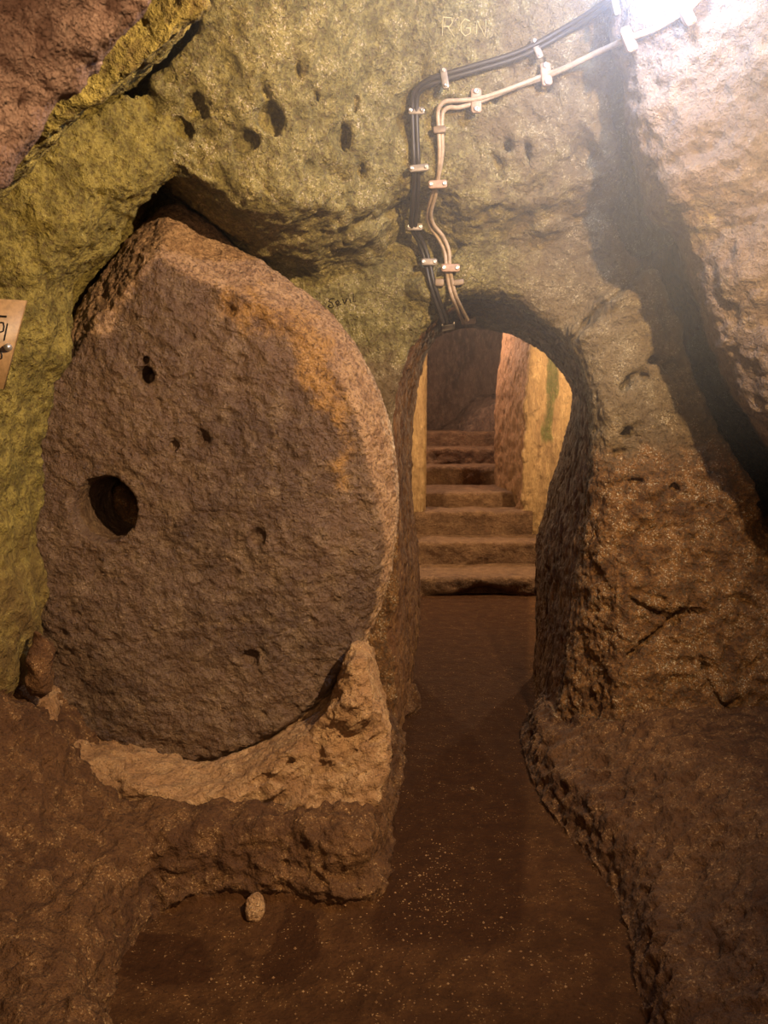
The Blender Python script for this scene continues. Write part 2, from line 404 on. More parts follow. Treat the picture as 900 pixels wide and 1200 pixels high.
def fields(x, y, z):
    n1 = fbm(x, y, z, 2.2, 2); n2 = fbm(x, y, z, 9, 2, seed=3)
    amp = n1*.05+n2*.018
    # front wall
    dw = (L_W(x, z)+amp+.25*sstep(-.035, .0, _ck(x, z)+n2*.012)-y)
    # tunnel
    t = np.clip((y-Yf)/(Yb-Yf), 0, 1)
    dt = S_front(x, z)*(1-t)+S_back(x, z)*t + n2*.012 - .02*np.sin(t*3.1416)
    flare = sstep(Yf+.02, Yf-.25, y)*.10
    dt = dt+flare
    dt = np.minimum(dt, y-2.2)
    dt = np.where(t >= 1, np.minimum(dt, Yb+.2-y), dt)
    air = smax(dw*.8, dt, .05)
    # chamber beyond
    air = np.maximum(air, np.minimum(np.minimum(y-Yb+amp*.5, 2.75-z), np.minimum(x+.7, 2.6-x)))
    # pocket the millstone rolls in
    ds = np.minimum(S_stone(x, z)+.02, np.minimum(y-2.63, 3.17-y))
    air = smax(air, ds, .02)
    # left wall in front of the pocket
    sl = S_left(x, z)+amp*.35+fbm(x, y, z, 14, 2, seed=5)*.012
    Lf = 2.46+.42*(x+.95)-.05*np.maximum(z-1.9, 0)+amp*1.5+.30*sstep(-.035, .0, _ck(x, z)+n2*.012)
    r1 = smin(sl, y-Lf, .10)
    r1 = np.minimum(r1, np.maximum(2.665-y, S_left(x, z)-.12))
    # right leaning rock
    sr = S_right(x, z)+amp*.5-.38*np.maximum(y-2.55, 0)
    Rf = 2.62-.75*np.clip(S_right(x, z), 0, 2)-.10*(z-2.4)+amp*1.6
    r2 = smin(sr, y-Rf, .14); r2 = np.minimum(r2, 3.3-y)
    # mossy slab of the ceiling
    sc = S_slab(x, z)+amp*.4+.015-.55*np.maximum(y-1.60, 0)
    r3 = smin(sc, y-(1.60-.30*S_slab(x, z))+amp, .045); r3 = np.minimum(r3, 2.5-y)
    sf = S_fore(x, z)+.028+n2*.008-.75*np.maximum(y-.93, 0)
    r4 = smin(sf, y-(.98-.3*np.clip(sf, 0, 1))+n2*.035+n1*.03, .05); r4 = np.minimum(r4, 1.35-y)
    H, a, b = Hfloor(x, y)
    fl = z-H-amp*.55*np.maximum(sstep(-.02, .1, a), sstep(-.02, .1, b))-n2*.004-n1*.006
    fl = fl*.8
    return air, r1, r2, r3, r4, fl, a, b
def Fnear(x, y, z):
    air, r1, r2, r3, r4, fl, a, b = fields(x, y, z)
    d = np.minimum(air, -r1); d = np.minimum(d, -r2); d = np.minimum(d, -r3); d = np.minimum(d, -r4)
    return smin(d, fl, .04).astype(f32)
cell = .0095*PREVIEW
V, Q = surface_nets(Fnear, -2.3, 2.35, .62, 4.6, -.12, 3.55, cell)
log('near', len(V), len(Q))
V0 = V.copy()
N = vnormals(V, Q)
x, y, z = V[:, 0], V[:, 1], V[:, 2]
air, r1, r2, r3, r4, fl, a, b = fields(x.astype(f32), y.astype(f32), z.astype(f32))
st = np.stack([air, -r1, -r2, -r3, -r4, fl], 1)
own = np.argmin(np.abs(st), 1)
tun = sstep(3.1, 3.4, y)*(own == 0)*(z < 2.2)
isf = ((own == 5) & (a < -.03) & (b < -.03)).astype(float)
rough = np.where(isf > 0, .12, 1.0)
# hewn / eroded relief
w1, wv = worley(x, y, z*.8, 13, 1)
pits = np.where(wv > .25, np.clip(.42-w1, 0, 1), 0)*.035
w2, wv2 = worley(x, y, z, 32, 2)
pits2 = np.where(wv2 > .1, np.clip(.45-w2, 0, 1), 0)*.016
f1 = fbm(x, y, z, 17, 3, .6, 1, True)*.013+fbm(x, y, z, 7, 2, .6, 12)*.03*np.isin(own, (0, 1, 2, 3))*(1-tun)*np.where(own == 0, sstep(1.2, 2.0, z)*.7+.3, 1)
f2 = fbm(x, y, z, 40, 2, .6, 2)*.005
streak = fbm(x*1.4, y*1.4, z*.35, 34, 2, .6, 4, True)*.013
led = (own == 5)*(1-isf)
disp = (f1*(1+.8*led)+f2+led*np.where(x > .3, .35, 1)*(fbm(x, y, z*1.6, 8, 3, .6, 31, True)*.022+fbm(x*1.5, y*.6, z, 22, 2, .6, 32)*.008))*rough - pits*rough*np.where(own == 0, .9, np.where(own == 2, 1.6, .8)) - pits2*rough
wf, wfv = worley(x, y*1.0, z, 15, 9); wg, wgv = worley(x+.3, y, z*1.3, 31, 10)
disp = disp+(own == 0)*sstep(1.8, 1.3, z)*(wfv*.009+wgv*.006)
disp = disp*(1-tun) + tun*(streak+f2-pits2*.7)
V = V+N*disp[:, None]
# growth and chip masks, plus shade painted on the floor
low = fbm(x, y, z, 1.7, 3, seed=9)
moss = np.zeros(len(V))
pxx = 450+900*x/np.maximum(y, .5)
moss = np.where(own == 0, sstep(.95, -.1, x)*sstep(1.55, 2.0, z)*.85+.12, moss)
moss = np.where(own == 1, .2+.75*sstep(.7, 1.6, z), moss)
moss = np.where(own == 2, .15+.8*sstep(2.55, 2.95, z)*sstep(1.0, 1.5, x), moss)
moss = np.where(own == 3, .85, moss)
moss = moss+low*.35
chip = np.where(own == 0, sstep(1.75, 1.1, z)*.9, 0)+low*.2
floor_shade = sstep(-.1, .02, x-(.03+.06*(y-3.0)) + low*.08)*sstep(.66, .52, x-.19*(y-3))  # shadow over the passage path, painted as a floor mask
floor_shade = np.maximum(floor_shade*sstep(1.9, 2.15, y), sstep(.17, .10, np.minimum(np.hypot((x+.62), (y-2.02)*1.3), np.hypot((x+.27)*1.5-.1*(y-2), (y-2.05)*.9))+fbm(x, y, z, 7, 4, .6, seed=44)*.10))  # adds two soft shadow patches painted in the pit
attrs = dict(moss=moss, chip=chip, floor_shade=floor_shade)
fc = Q[:, 0]
fo = own[fc]; fa = a[fc]; fb = b[fc]; fy = y[fc]; fx = x[fc]; fz = z[fc]
lab = np.where(fo == 0, 0, fo)
isled = (fo == 5)
lab = np.where(isled & (fa > -.035) & (fx < .3), 6, lab)
lab = np.where(isled & (fb > -.03) & (fx > .3), 7, lab)
tn = (fo == 0) & (fy > 3.36) & (fz < 2.25) & (fx > -.2) & (fx < 1.4) & (np.abs(V0[fc, 1]-3.3) > .05)
lab = np.where(tn, 8, lab)
names = {0: ('wall_back', 'wall', 1), 1: ('wall_left', 'left', 1), 2: ('wall_right', 'right', 1), 3: ('ceiling', 'left', 1),
         4: ('overhanging_rock', 'fore', 0), 5: ('floor', 'floor', 1), 6: ('rock_ledge', 'ledge', 0), 7: ('rock_ledge', 'ledge', 0), 8: ('wall_passage', 'tunnel', 1)}
parts = {}
for k, (nm, mt, stc) in names.items():
    q = Q[lab == k]
    if not len(q): continue
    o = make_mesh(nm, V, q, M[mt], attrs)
    if stc: tag(o, kind='structure')
    parts[k] = o
tag(parts[4], 'blurred pinkish brown rock jutting in from the top left corner', 'rock')
tag(parts[6], 'low brown rock ledge the big round stone stands on, curving around the shallow pit', 'rock ledge')
tag(parts[7], 'rounded brown rock ledge sloping up from the path to the right pillar', 'rock ledge')
BV = BVHTree.FromPolygons([tuple(v) for v in V.tolist()], Q.tolist())
log('bvh')
def hit(px, py):
    d = Vector(ray(px, py)).normalized()
    p, n, i, t = BV.ray_cast(Vector(CAM), d)
    if p is None: return None, None
    if n.dot(d) > 0: n = -n
    return p, n

# ------------------------------------------------------------------ far chamber
def xr(y): return np.interp(y, [7.3, 7.5, 8.7, 12.5], [1.42, 1.37, 1.27, 1.80])
def xl(y): return .0545*y-.01
def Ffar(x, y, z):
    n1 = fbm(x, y, z, 2.2, 2); n2 = fbm(x, y, z, 9, 2, seed=3); amp = n1*.05+n2*.018
    ch = np.minimum(np.minimum(y-4.3, 7.5+amp*.8-y), np.minimum(np.minimum(x+.7, 2.6-x), 2.75-z+amp))
    sh = np.minimum(np.minimum(y-7.0, 11.7+amp-y), np.minimum(np.minimum(x-xl(y), xr(y)+n2*.03+.12*sstep(1.6, 3.0, z)-x), 3.6-z))
    air = smax(ch, sh, .04)
    fl = z-n2*.004-n1*.006
    fl = np.where(y > 7.2, z+.0, fl)
    # rubble slope at the head of the stair
    sl = (z-(1.15+.55*sstep(.75, 1.5, x)+.12*(y-10.6)))*.8
    sl = np.where(y > 10.2, sl+.06*n1+.05*n2, 9)
    return np.minimum(np.minimum(air, fl), sl).astype(f32)
V2, Q2 = surface_nets(Ffar, -.5, 2.3, 4.57, 11.95, -.1, 3.4, .02)
N2 = vnormals(V2, Q2); x, y, z = V2.T
st_ = fbm(x*1.5, y*1.5, z*.3, 22, 3, .6, 4, True)*.018
w2, wv2 = worley(x, y, z*.7, 16, 2)
isfl = (N2[:, 2] > .7) & (z < .1)
V2 = V2+N2*(np.where(isfl, .0, st_-np.clip(.45-w2, 0, 1)*.03))[:, None]
green = sstep(.10, .0, np.abs(x-(1.60+.05*fbm(x*0, y*0, z, 3, 3, seed=51)))+.05*fbm(x, y, z*.4, 14, 3, .6, seed=52))*sstep(.9, 1.5, z+.3*fbm(x, y, z, 6, 2, seed=53))*(y < 8)*1.0
pink = ((y > 7.55)*(x > .8)*.9+sstep(1.25, .6, z)*.3)
fc = Q2[:, 0]; fy = y[fc]; fz = z[fc]
A2 = dict(green=green, pink=pink, floor_shade=sstep(-.1, .02, x-(.03+.06*(y-3.0)) + fbm(x, y, z, 1.7, 3, seed=9)*.08)*sstep(.66, .52, x-.19*(y-3)))  # last mask carries the painted path shadow onto the far floor
fl_ = isfl[fc] & (fy < 6.8)
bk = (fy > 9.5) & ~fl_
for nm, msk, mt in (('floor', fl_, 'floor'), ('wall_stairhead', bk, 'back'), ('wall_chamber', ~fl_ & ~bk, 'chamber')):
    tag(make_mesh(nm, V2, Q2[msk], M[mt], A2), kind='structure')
log('far')

# ------------------------------------------------------------------ staircase
root = bpy.data.objects.new('staircase', None); COL.objects.link(root); root.location = (.8, 6.4, 0)
tag(root, 'flight of worn rock steps climbing away beyond the arched doorway', 'staircase')
steps = [(6.40, 7.10, .155, .10, 2.1), (7.02, 7.55, .36, .10, 2.1), (7.45, 7.95, .595, .3, 1.46), (7.86, 8.8, .745, .3, 1.42), (8.74, 9.35, .955, .3, 1.42), (9.27, 10.2, 1.14, .3, 1.55), (10.08, 11.1, 1.33, .3, 1.65)]
for i, (ya, yb_, zt, xa, xb) in enumerate(steps):
    zb = -.03 if i < 2 else steps[i-1][2]-.12
    def Fs(x, y, z, ya=ya, yb_=yb_, zt=zt, zb=zb, xa=xa, xb=xb, i=i):
        n = fbm(x, y, z, 5, 4, .6, seed=i)*.04
        q = zt-z
        front = y-ya+n*1.0
        if i == 0: front = front-.10*sstep(.07, .0, z-.035*np.sin(x*9))*sstep(.3, .5, x)*sstep(1.2, 1.0, x)
        d = smin(smin(front, q+n*.45, .05), np.minimum(np.minimum(yb_-y, z-zb), np.minimum(x-xa, xb-x)), .015)
        return (-d).astype(f32)
    v, q = surface_nets(Fs, xa-.05, xb+.05, ya-.06, yb_+.05, zb-.04, zt+.06, .014)
    o = make_mesh('step', v-np.array(root.location), q, M['step'], None, root)
log('steps')

# ------------------------------------------------------------------ millstone
cxs, czs = at(250, 575, SY)[0], at(250, 575, SY)[2]
hx, hz = at(125, 596, SY)[0], at(125, 596, SY)[2]
hx2, hz2 = at(174, 441, SY)[0], at(174, 441, SY)[2]
hole_px = [(238, 515, 9, .5), (302, 630, 9, .3), (205, 522, 6, .5), (175, 422, 6, .4), (90, 380, 8, .5), (270, 365, 7, .5), (295, 770, 9, .3), (500, 5, 3, 0)]
holes = [(at(a_, b_, SY)[0], at(a_, b_, SY)[2], r/900*SY, dd) for a_, b_, r, dd in hole_px]
def Fstone(x, y, z):
    s = S_stone(x, z)
    ang = np.degrees(np.arctan2(z-czs, x-cxs))
    bev = np.interp(ang, [-180, -60, -20, 10, 60, 80, 100, 118, 150, 180], [.03, .03, .06, .10, .12, .15, .20, .17, .05, .03])
    n1 = fbm(x, y, z, 4, 2, seed=8)*.022; n2 = fbm(x, y, z, 13, 3, .6, seed=6)*.012
    yf = SY+.03*(x-cxs)+np.maximum(bev-s, 0)*1.15-.02*sstep(.6, .1, np.abs(s-.4)) + n1+n2
    d = smin(smin(s+n1*.3, y-yf, .035), 3.12-y, .03)
    h = .108+.03*np.maximum(.05-(y-SY), 0)*4-np.hypot((x-hx), (z-hz)*.97)
    d = smin(d, -h, .012)
    h = np.minimum(.030-np.hypot(x-hx2, z-hz2), SY+.12-y)
    d = smin(d, -h, .01)
    for a_, b_, r, dd in holes:
        h = r*1.25-np.sqrt((x-a_)**2*1.3+(z-b_)**2+(y-SY+r*.75)**2)+n2*.6; d = smin(d, -h, .012)
    return (-d).astype(f32)
v, q = surface_nets(Fstone, -1.5, .25, SY-.12, 3.2, .1, 2.5, .0072)
n = vnormals(v, q); x, y, z = v.T
w, wv = worley(x, y, z, 26, 5)
w3, wv3 = worley(x, y, z, 9, 6)
v = v+n*(fbm(x, y, z, 26, 4, .7, 2)*.0125+fbm(x, y, z*2.0, 50, 2, .6, 3)*.004-np.where(wv > .3, np.clip(.4-w, 0, 1), 0)*.022-np.where(wv3 > .5, np.clip(.3-w3, 0, 1), 0)*.04)[:, None]*sstep(.10, .14, np.hypot(x-hx, z-hz)+.012)[:, None]
S_och = plut(xz([(345, 350), (385, 375), (410, 420), (424, 450), (424, 500), (412, 545), (395, 575), (385, 545), (385, 520), (360, 480), (340, 450), (335, 410), (300, 400), (262, 372), (250, 345), (290, 330)], SY), BOX)
s = S_stone(x, z)
ang = np.degrees(np.arctan2(z-czs, x-cxs))
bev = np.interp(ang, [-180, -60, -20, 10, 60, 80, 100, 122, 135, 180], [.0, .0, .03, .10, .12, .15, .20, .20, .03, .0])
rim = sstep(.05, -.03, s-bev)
och = sstep(-.05, .10, S_och(x, z)+fbm(x, y, z, 12, 3, seed=5)*.07)*.8
mill = make_mesh('millstone_door', v, q, M['millstone'], dict(rim=rim, ochre=och))
tag(mill, 'huge round dark millstone door with a round hole, rolled aside left of the doorway', 'stone door')
log('stone', len(v))

# ------------------------------------------------------------------ packing under the stone
pk_px = [(420, 760), (432, 785), (444, 825), (451, 858), (442, 895), (424, 925), (396, 958), (374, 966), (348, 958), (330, 942), (292, 938), (232, 944), (172, 934), (120, 914), (70, 884), (42, 848), (50, 815), (66, 822), (80, 850), (110, 868), (160, 885), (230, 898), (290, 888), (350, 858), (392, 818)]
S_pk = plut(xz(pk_px, 2.68), BOX, .01)
def Fpk(x, y, z):
    n1 = fbm(x*1.0, y, z*1.0, 5, 3, .6, seed=21); n2 = fbm(x*.5-z*.5, y, z*1.0-x*.35, 17, 3, .55, seed=22, ridged=True)
    s = S_pk(x, z)+n1*.04+n2*.018
    thick = np.interp(x, [-1.2, -.8, -.4, -.1], [.17, .17, .21, .25])
    yf = 2.74-thick-np.clip(.40-z, 0, .25)*.5+n1*.07-n2*.028+np.abs(fbm(x*.6, y, z, 8, 2, seed=23))*.05
    d = smin(s, y-yf, .03); d = np.minimum(d, 3.0-y)
    # keep clear of the millstone
    st = np.minimum(S_stone(x, z)-.005, y-(SY-.01)); d = np.minimum(d, -st)
    return (-d).astype(f32)
v, q = surface_nets(Fpk, -1.45, .2, 2.3, 3.05, .0, 1.0, .0075)
n = vnormals(v, q); x, y, z = v.T
w, wv = worley(x, y, z, 24, 8)
v = v+n*(fbm(x, y, z, 34, 3, .6, 2)*.008-np.where(wv > .5, np.clip(.4-w, 0, 1), 0)*.02)[:, None]
pk = make_mesh('crumbled_packing', v, q, M['packing'])
tag(pk, 'pale crumbly crust of mortar wedged under the round millstone', 'mortar')
log('packing')

# ------------------------------------------------------------------ loose stones
def loose(name, px_, py_, Y, w, h, dpt, seed, mat, rot=0.0, lift=0.0, pits_=.02):
    def Fp(x, y, z):
        c_, s_ = math.cos(rot), math.sin(rot)
        xx = x*c_+z*s_; zz = -x*s_+z*c_
        nn = fbm(x/w, y/w, z/w, .9, 3, seed=seed)*.34
        d = 1-(np.abs(xx/w)**2.4+np.abs(zz/h)**2.6+np.abs(y/dpt)**2.3)**(1/2.4)+nn
        return (-d*min(w, dpt)).astype(f32)
    R = max(w, h, dpt)*1.35
    v, q = surface_nets(Fp, -R, R, -R, R, -R, R, R/26, 4)
    n = vnormals(v, q); x, y, z = v.T/w
    v = v+n*(fbm(x, y, z, 4, 3, seed=seed+3)*w*.06)[:, None]
    c = at(px_, py_, Y)
    o = make_mesh(name, v, q, mat); o.location = (c[0], c[1], c[2]+lift)
    return o
o = loose('wedge_stone', 47, 782, 2.50, .042, .112, .05, 3, M['ledge'], rot=-.15)
tag(o, 'small upright brown stone wedged between mossy wall and millstone', 'stone')
o = loose('loose_stone', 299, 1068, 2.36, .027, .042, .022, 5, M['packing'], rot=.25)
p, n_ = hit(299, 1072); o.location = p+Vector((0, 0, .022)); o.rotation_euler = (-.75, .35, .1)
tag(o, 'small pale loose stone lying alone in the shallow pit', 'stone')
log('loose')

# grit on the floor
rng = random.Random(4)
gv = []; gq = []
def grit(p, r):
    i0 = len(gv)
    base = [(1, 0, 0), (-1, 0, 0), (0, 1, 0), (0, -1, 0), (0, 0, 1), (0, 0, -1)]
    for b_ in base: gv.append([p[k]+b_[k]*r*rng.uniform(.6, 1.3) for k in range(3)])
    for t in ((0, 2, 4), (2, 1, 4), (1, 3, 4), (3, 0, 4), (2, 0, 5), (1, 2, 5), (3, 1, 5), (0, 3, 5)): gq.append([i0+t[0], i0+t[1], i0+t[2]])
for cx_, cy_, sx, sy, nn in ((500, 1040, 22, 28, 200), (560, 1130, 90, 50, 160), (350, 1120, 160, 60, 90), (450, 1170, 90, 30, 120), (640, 1060, 70, 60, 30), (550, 850, 50, 100, 14)):
    for _ in range(nn):
        p, n_ = hit(rng.gauss(cx_, sx), rng.gauss(cy_, sy))
        if p is None or p.z > .12: continue
        grit(p, abs(rng.gauss(.0016, .0012))+.0008)
tag(make_mesh('grit', np.array(gv), np.array(gq), M['packing'], smooth=False), 'pale grit and tiny pebbles scattered over the earth floor', 'grit', kind='stuff')
o = loose('white_pebble', 553, 925, 3.05, .010, .006, .008, 9, M['packing'])
tag(o, 'tiny white pebble alone on the dark path before the doorway', 'pebble')
p, n_ = hit(553, 925); o.location = p+Vector((0, 0, .003))

# ------------------------------------------------------------------ cables and clamps
def plain(name, col, rough=.5, spec=.5, metal=0, nz=.0):
    m = MB(name); n = m.noise(60, 3)
    c = m.mix(m.ramp(n, .35, .7), rgb(col), tuple([min(1, v_*.72) for v_ in rgb(col)[:3]])+(1,))
    m.b.inputs['Metallic'].default_value = metal
    return m.fin(c, rough, spec, m.bump(n, .2, .002))
M['cable_beige'] = plain('beige cable sheath', 'b0967a', .5)
M['cable_black'] = plain('black cable sheath', '2e241d', .5)
M['clamp_beige'] = plain('beige plastic clamp', 'a8846a', .55)
M['clamp_grey'] = plain('grey metal clamp', '8a7a68', .45, metal=.3)
M['clamp_dark'] = plain('rusty bracket', '7a6248', .5, metal=.2)
M['screw'] = plain('steel screw', 'd0c8c0', .3, metal=.8)
def wallpt(px_, py_, off):
    p, n_ = hit(px_, py_)
    # average normal of the neighbourhood so the run does not jitter
    acc = Vector((0, 0, 0)); pp = Vector((0, 0, 0)); k = 0; ymin = 9
    for dx in (-7, 0, 7):
        for dy in (-7, 0, 7):
            q_, m_ = hit(px_+dx, py_+dy)
            if q_ is None: continue
            acc += m_; ymin = min(ymin, q_.y); k += 1
    d = Vector(ray(px_, py_)); tt = min(p.y, ymin+.015)-off
    return Vector(CAM)+d*(tt/d.y), acc.normalized()
def smoothpath(P, n=8):
    out = []
    for i in range(len(P)-1):
        p0 = P[max(i-1, 0)]; p1 = P[i]; p2 = P[i+1]; p3 = P[min(i+2, len(P)-1)]
        for k in range(n):
            t = k/n; out.append(.5*((2*p1)+(-p0+p2)*t+(2*p0-5*p1+4*p2-p3)*t*t+(-p0+3*p1-3*p2+p3)*t**3))
    out.append(P[-1]); return out
def tube(name, P, r, mat, parent=None, seg=10):
    P = smoothpath(P); verts = []; quads = []
    up = Vector((0, 1, 0))
    for i, p in enumerate(P):
        t = (P[min(i+1, len(P)-1)]-P[max(i-1, 0)]).normalized()
        a_ = t.cross(up); a_ = a_.normalized() if a_.length > 1e-4 else Vector((1, 0, 0)); b_ = t.cross(a_).normalized()
        for k in range(seg):
            th = 2*math.pi*k/seg; verts.append(list(p+a_*math.cos(th)*r+b_*math.sin(th)*r))
    for i in range(len(P)-1):
        for k in range(seg):
            quads.append([i*seg+k, (i+1)*seg+k, (i+1)*seg+(k+1) % seg, i*seg+(k+1) % seg])
    return make_mesh(name, np.array(verts), np.array(quads), mat, None, parent)
def cable(path, off, r, mat, label, group):
    P = [wallpt(a_, b_, off)[0] for a_, b_ in path]
    for _ in range(2):
        ys = [p.y for p in P]
        # smooth depth only, keeping the run
        Pn = []
        for i, p in enumerate(P):
            yy = ys[i]*.5+.25*(ys[max(i-1, 0)]+ys[min(i+1, len(P)-1)]); yy = min(yy, ys[i]+.004)
            d = p-Vector(CAM); Pn.append(Vector(CAM)+d*(yy/d.y))
        P = Pn
    o = tube('cable', P, r, mat); tag(o, label, 'cable', group); return P
bA = [(835, -20), (815, 5), (800, 17), (770, 33), (738, 45), (700, 62), (660, 81), (641, 88), (610, 100), (580, 111), (558, 117), (535, 119), (522, 120), (515, 126), (513, 135), (514, 155), (515, 180), (514, 205), (510, 230), (505, 250), (508, 264), (519, 278), (526, 295), (527, 312), (530, 332), (536, 352), (548, 376)]
bB = [(828, -20), (808, 0), (796, 11), (768, 28), (735, 40), (698, 57), (658, 76), (638, 84), (606, 95), (576, 107), (556, 121), (537, 126), (527, 126), (520, 130), (518, 138), (518, 155), (518, 180), (514, 205), (506, 230), (501, 250), (504, 265), (514, 280), (521, 295), (523, 312), (526, 334), (532, 354), (543, 378)]
bB = [(a_-1, b_+7) if b_ < 118 else (a_, b_) for a_, b_ in bB]
bA = [(a_, b_-1) for a_, b_ in bA]
cable(bA, .020, .0078, M['cable_beige'], 'beige cable along the outer side of the bright pair over the doorway', 'beige cable pair over the doorway')
cable(bB, .020, .0078, M['cable_beige'], 'beige cable along the inner side of the bright pair over the doorway', 'beige cable pair over the doorway')
kA = [(735, -20), (715, 3), (690, 22), (660, 40), (628, 58), (600, 70), (560, 82), (522, 93), (500, 101), (490, 110), (488, 130), (489, 165), (490, 197), (489, 235), (487, 266), (496, 285), (503, 306), (508, 330), (516, 355), (524, 379)]
cable(kA, .016, .009, M['cable_black'], 'black cable on the left side of the dark run beside the beige pair', 'black cable run over the doorway')
cable([(a_-5 if b_ > 105 else a_-1, b_-1 if b_ > 105 else b_-6) for a_, b_ in kA], .016, .009, M['cable_black'], 'thin black cable on the far left edge of the dark run', 'black cable run over the doorway')

def box_verts(c, ex, ey, ez, sx, sy, sz, bev=.25):
    # rounded bar with bevelled ends : superellipse loft along ex
    V_ = []; F_ = []; seg = 16; ring = [(-1, .55), (-.93, .85), (-.8, 1), (.8, 1), (.93, .85), (1, .55)]
    for u, sc in ring:
        for k in range(seg):
            th = 2*math.pi*k/seg; cc, ss = math.cos(th), math.sin(th)
            yy = math.copysign(abs(cc)**.5, cc)*sy*sc; zz = math.copysign(abs(ss)**.5, ss)*sz*(sc*.3+.7)
            V_.append(list(c+ex*u*sx+ey*yy+ez*zz))
    for i in range(len(ring)-1):
        for k in range(seg): F_.append([i*seg+k, i*seg+(k+1) % seg, (i+1)*seg+(k+1) % seg, (i+1)*seg+k])
    return V_, F_
def mesh_ngon(name, V_, F_, mat, parent):
    me = bpy.data.meshes.new(name); me.from_pydata([tuple(v_) for v_ in V_], [], F_); me.update(); me.materials.append(mat)
    for p in me.polygons: p.use_smooth = len(p.vertices) == 4
    o = bpy.data.objects.new(name, me); COL.objects.link(o); o.parent = parent; return o
def clamp(px_, py_, ang, ln, wd, mat, label, group, off=.016, screws=True, hook=False):
    p, n_ = wallpt(px_, py_, off+.009)
    root = bpy.data.objects.new('cable_clamp', None); COL.objects.link(root); root.location = p
    tag(root, label, 'cable clamp', group)
    nn = Vector((0, -1, 0)); th = math.radians(ang)
    ex = Vector((math.cos(th), 0, math.sin(th))); ez = nn; ey = ez.cross(ex)
    k = p.y/900
    V_, F_ = box_verts(Vector((0, 0, 0)), ex, ey, ez, ln/2*k, wd/2*k, .006)
    seg = 16; F_.append(list(range(seg))[::-1]); F_.append([5*seg+i for i in range(seg)])
    mesh_ngon('bar', V_, F_, mat, root)
    # saddle block against the wall
    V_, F_ = box_verts(Vector((0, .014, 0)), ex, ey, ez, ln/2*k*.72, wd/2*k*.75, .012)
    F_.append(list(range(seg))[::-1]); F_.append([5*seg+i for i in range(seg)])
    mesh_ngon('saddle', V_, F_, mat, root)
    if screws:
        for s_ in (-1, 1):
            c = ex*s_*ln/2*k*.72+nn*.0062; V_ = []; R = wd*.27*k
            for rr, hh in ((R, 0), (R*.95, .003), (R*.55, .0045), (R*.35, .0015)):
                for j in range(12):
                    t_ = 2*math.pi*j/12; V_.append(list(c+ex*math.cos(t_)*rr+ey*math.sin(t_)*rr+nn*hh))
            F_ = [[i*12+j, i*12+(j+1) % 12, (i+1)*12+(j+1) % 12, (i+1)*12+j] for i in range(3) for j in range(12)]
            F_.append([36+j for j in range(12)])
            mesh_ngon('screw', V_, F_, M['screw'], root)
    if hook:
        # U shaped legs back to the rock
        for s_ in (-1, 1):
            c = ex*s_*ln/2*k*.85
            V_, F_ = box_verts(c+Vector((0, .01, .008)), Vector((0, 1, 0)).normalized(), ex, Vector((0, 0, 1)), .02, .004, .012)
            F_.append(list(range(seg))[::-1]); F_.append([5*seg+i for i in range(seg)])
            mesh_ngon('arm', V_, F_, mat, root)
g1 = 'beige clamps on the beige cable pair'; g2 = 'grey clamps on the black cable run'
clamp(804, 13, -60, 32, 12, M['clamp_beige'], 'topmost beige cable clamp, next to the lamp glare', g1)
clamp(737, 46, -65, 27, 12, M['clamp_beige'], 'beige cable clamp at the middle of the sloping beige pair, below the glare', g1)
clamp(640, 87, -82, 24, 12, M['clamp_beige'], 'beige cable clamp just right of and below the grey one on the slope', g1)
clamp(558, 118, -88, 26, 12, M['clamp_beige'], 'beige cable clamp by the bend where the pair turns down', g1)
clamp(513, 216, 3, 21, 9, M['clamp_beige'], 'level beige clamp halfway down the vertical beige pair', g1)
clamp(528, 314, 0, 21, 9, M['clamp_beige'], 'level beige clamp a little above the doorway arch', g1)
clamp(549, 377, 6, 17, 6, M['clamp_beige'], 'small beige U clamp on the arch edge, right one of two', g1, screws=False, hook=True)
clamp(525, 384, 10, 16, 6, M['clamp_grey'], 'small pale U clamp on the arch edge, left one of two', g2, screws=False, hook=True)
clamp(722, 8, -75, 18, 8, M['clamp_grey'], 'grey clamp on the black run at the top edge in the glare', g2)
clamp(629, 57, -65, 22, 8, M['clamp_grey'], 'grey clamp on the sloping black run above a beige clamp', g2)
clamp(521, 92, -80, 22, 8, M['clamp_grey'], 'grey clamp on the black run just before it bends down', g2)
clamp(488, 130, 0, 18, 8, M['clamp_grey'], 'grey clamp just below the bend of the black run', g2)
clamp(491, 197, 6, 22, 8, M['clamp_grey'], 'grey clamp on the vertical black run beside its mossy shadow', g2)
clamp(486, 266, 0, 18, 8, M['clamp_grey'], 'grey clamp on the black run under the rock brow', g2, off=.05)
clamp(503, 307, 0, 18, 8, M['clamp_grey'], 'grey clamp on the black run lower left of the level beige one', g2, off=.03)
clamp(515, 152, 5, 14, 8, M['clamp_dark'], 'dark rusty bracket high on the vertical beige pair', 'rusty brackets on the cables', screws=False)
clamp(515, 331, 0, 10, 9, M['clamp_dark'], 'small square rusty bracket between black and beige cables', 'rusty brackets on the cables', screws=False, off=.005)
clamp(537, 331, 8, 13, 7, M['clamp_dark'], 'small rusty bracket crossing the beige pair above the arch', 'rusty brackets on the cables', screws=False, off=.003)

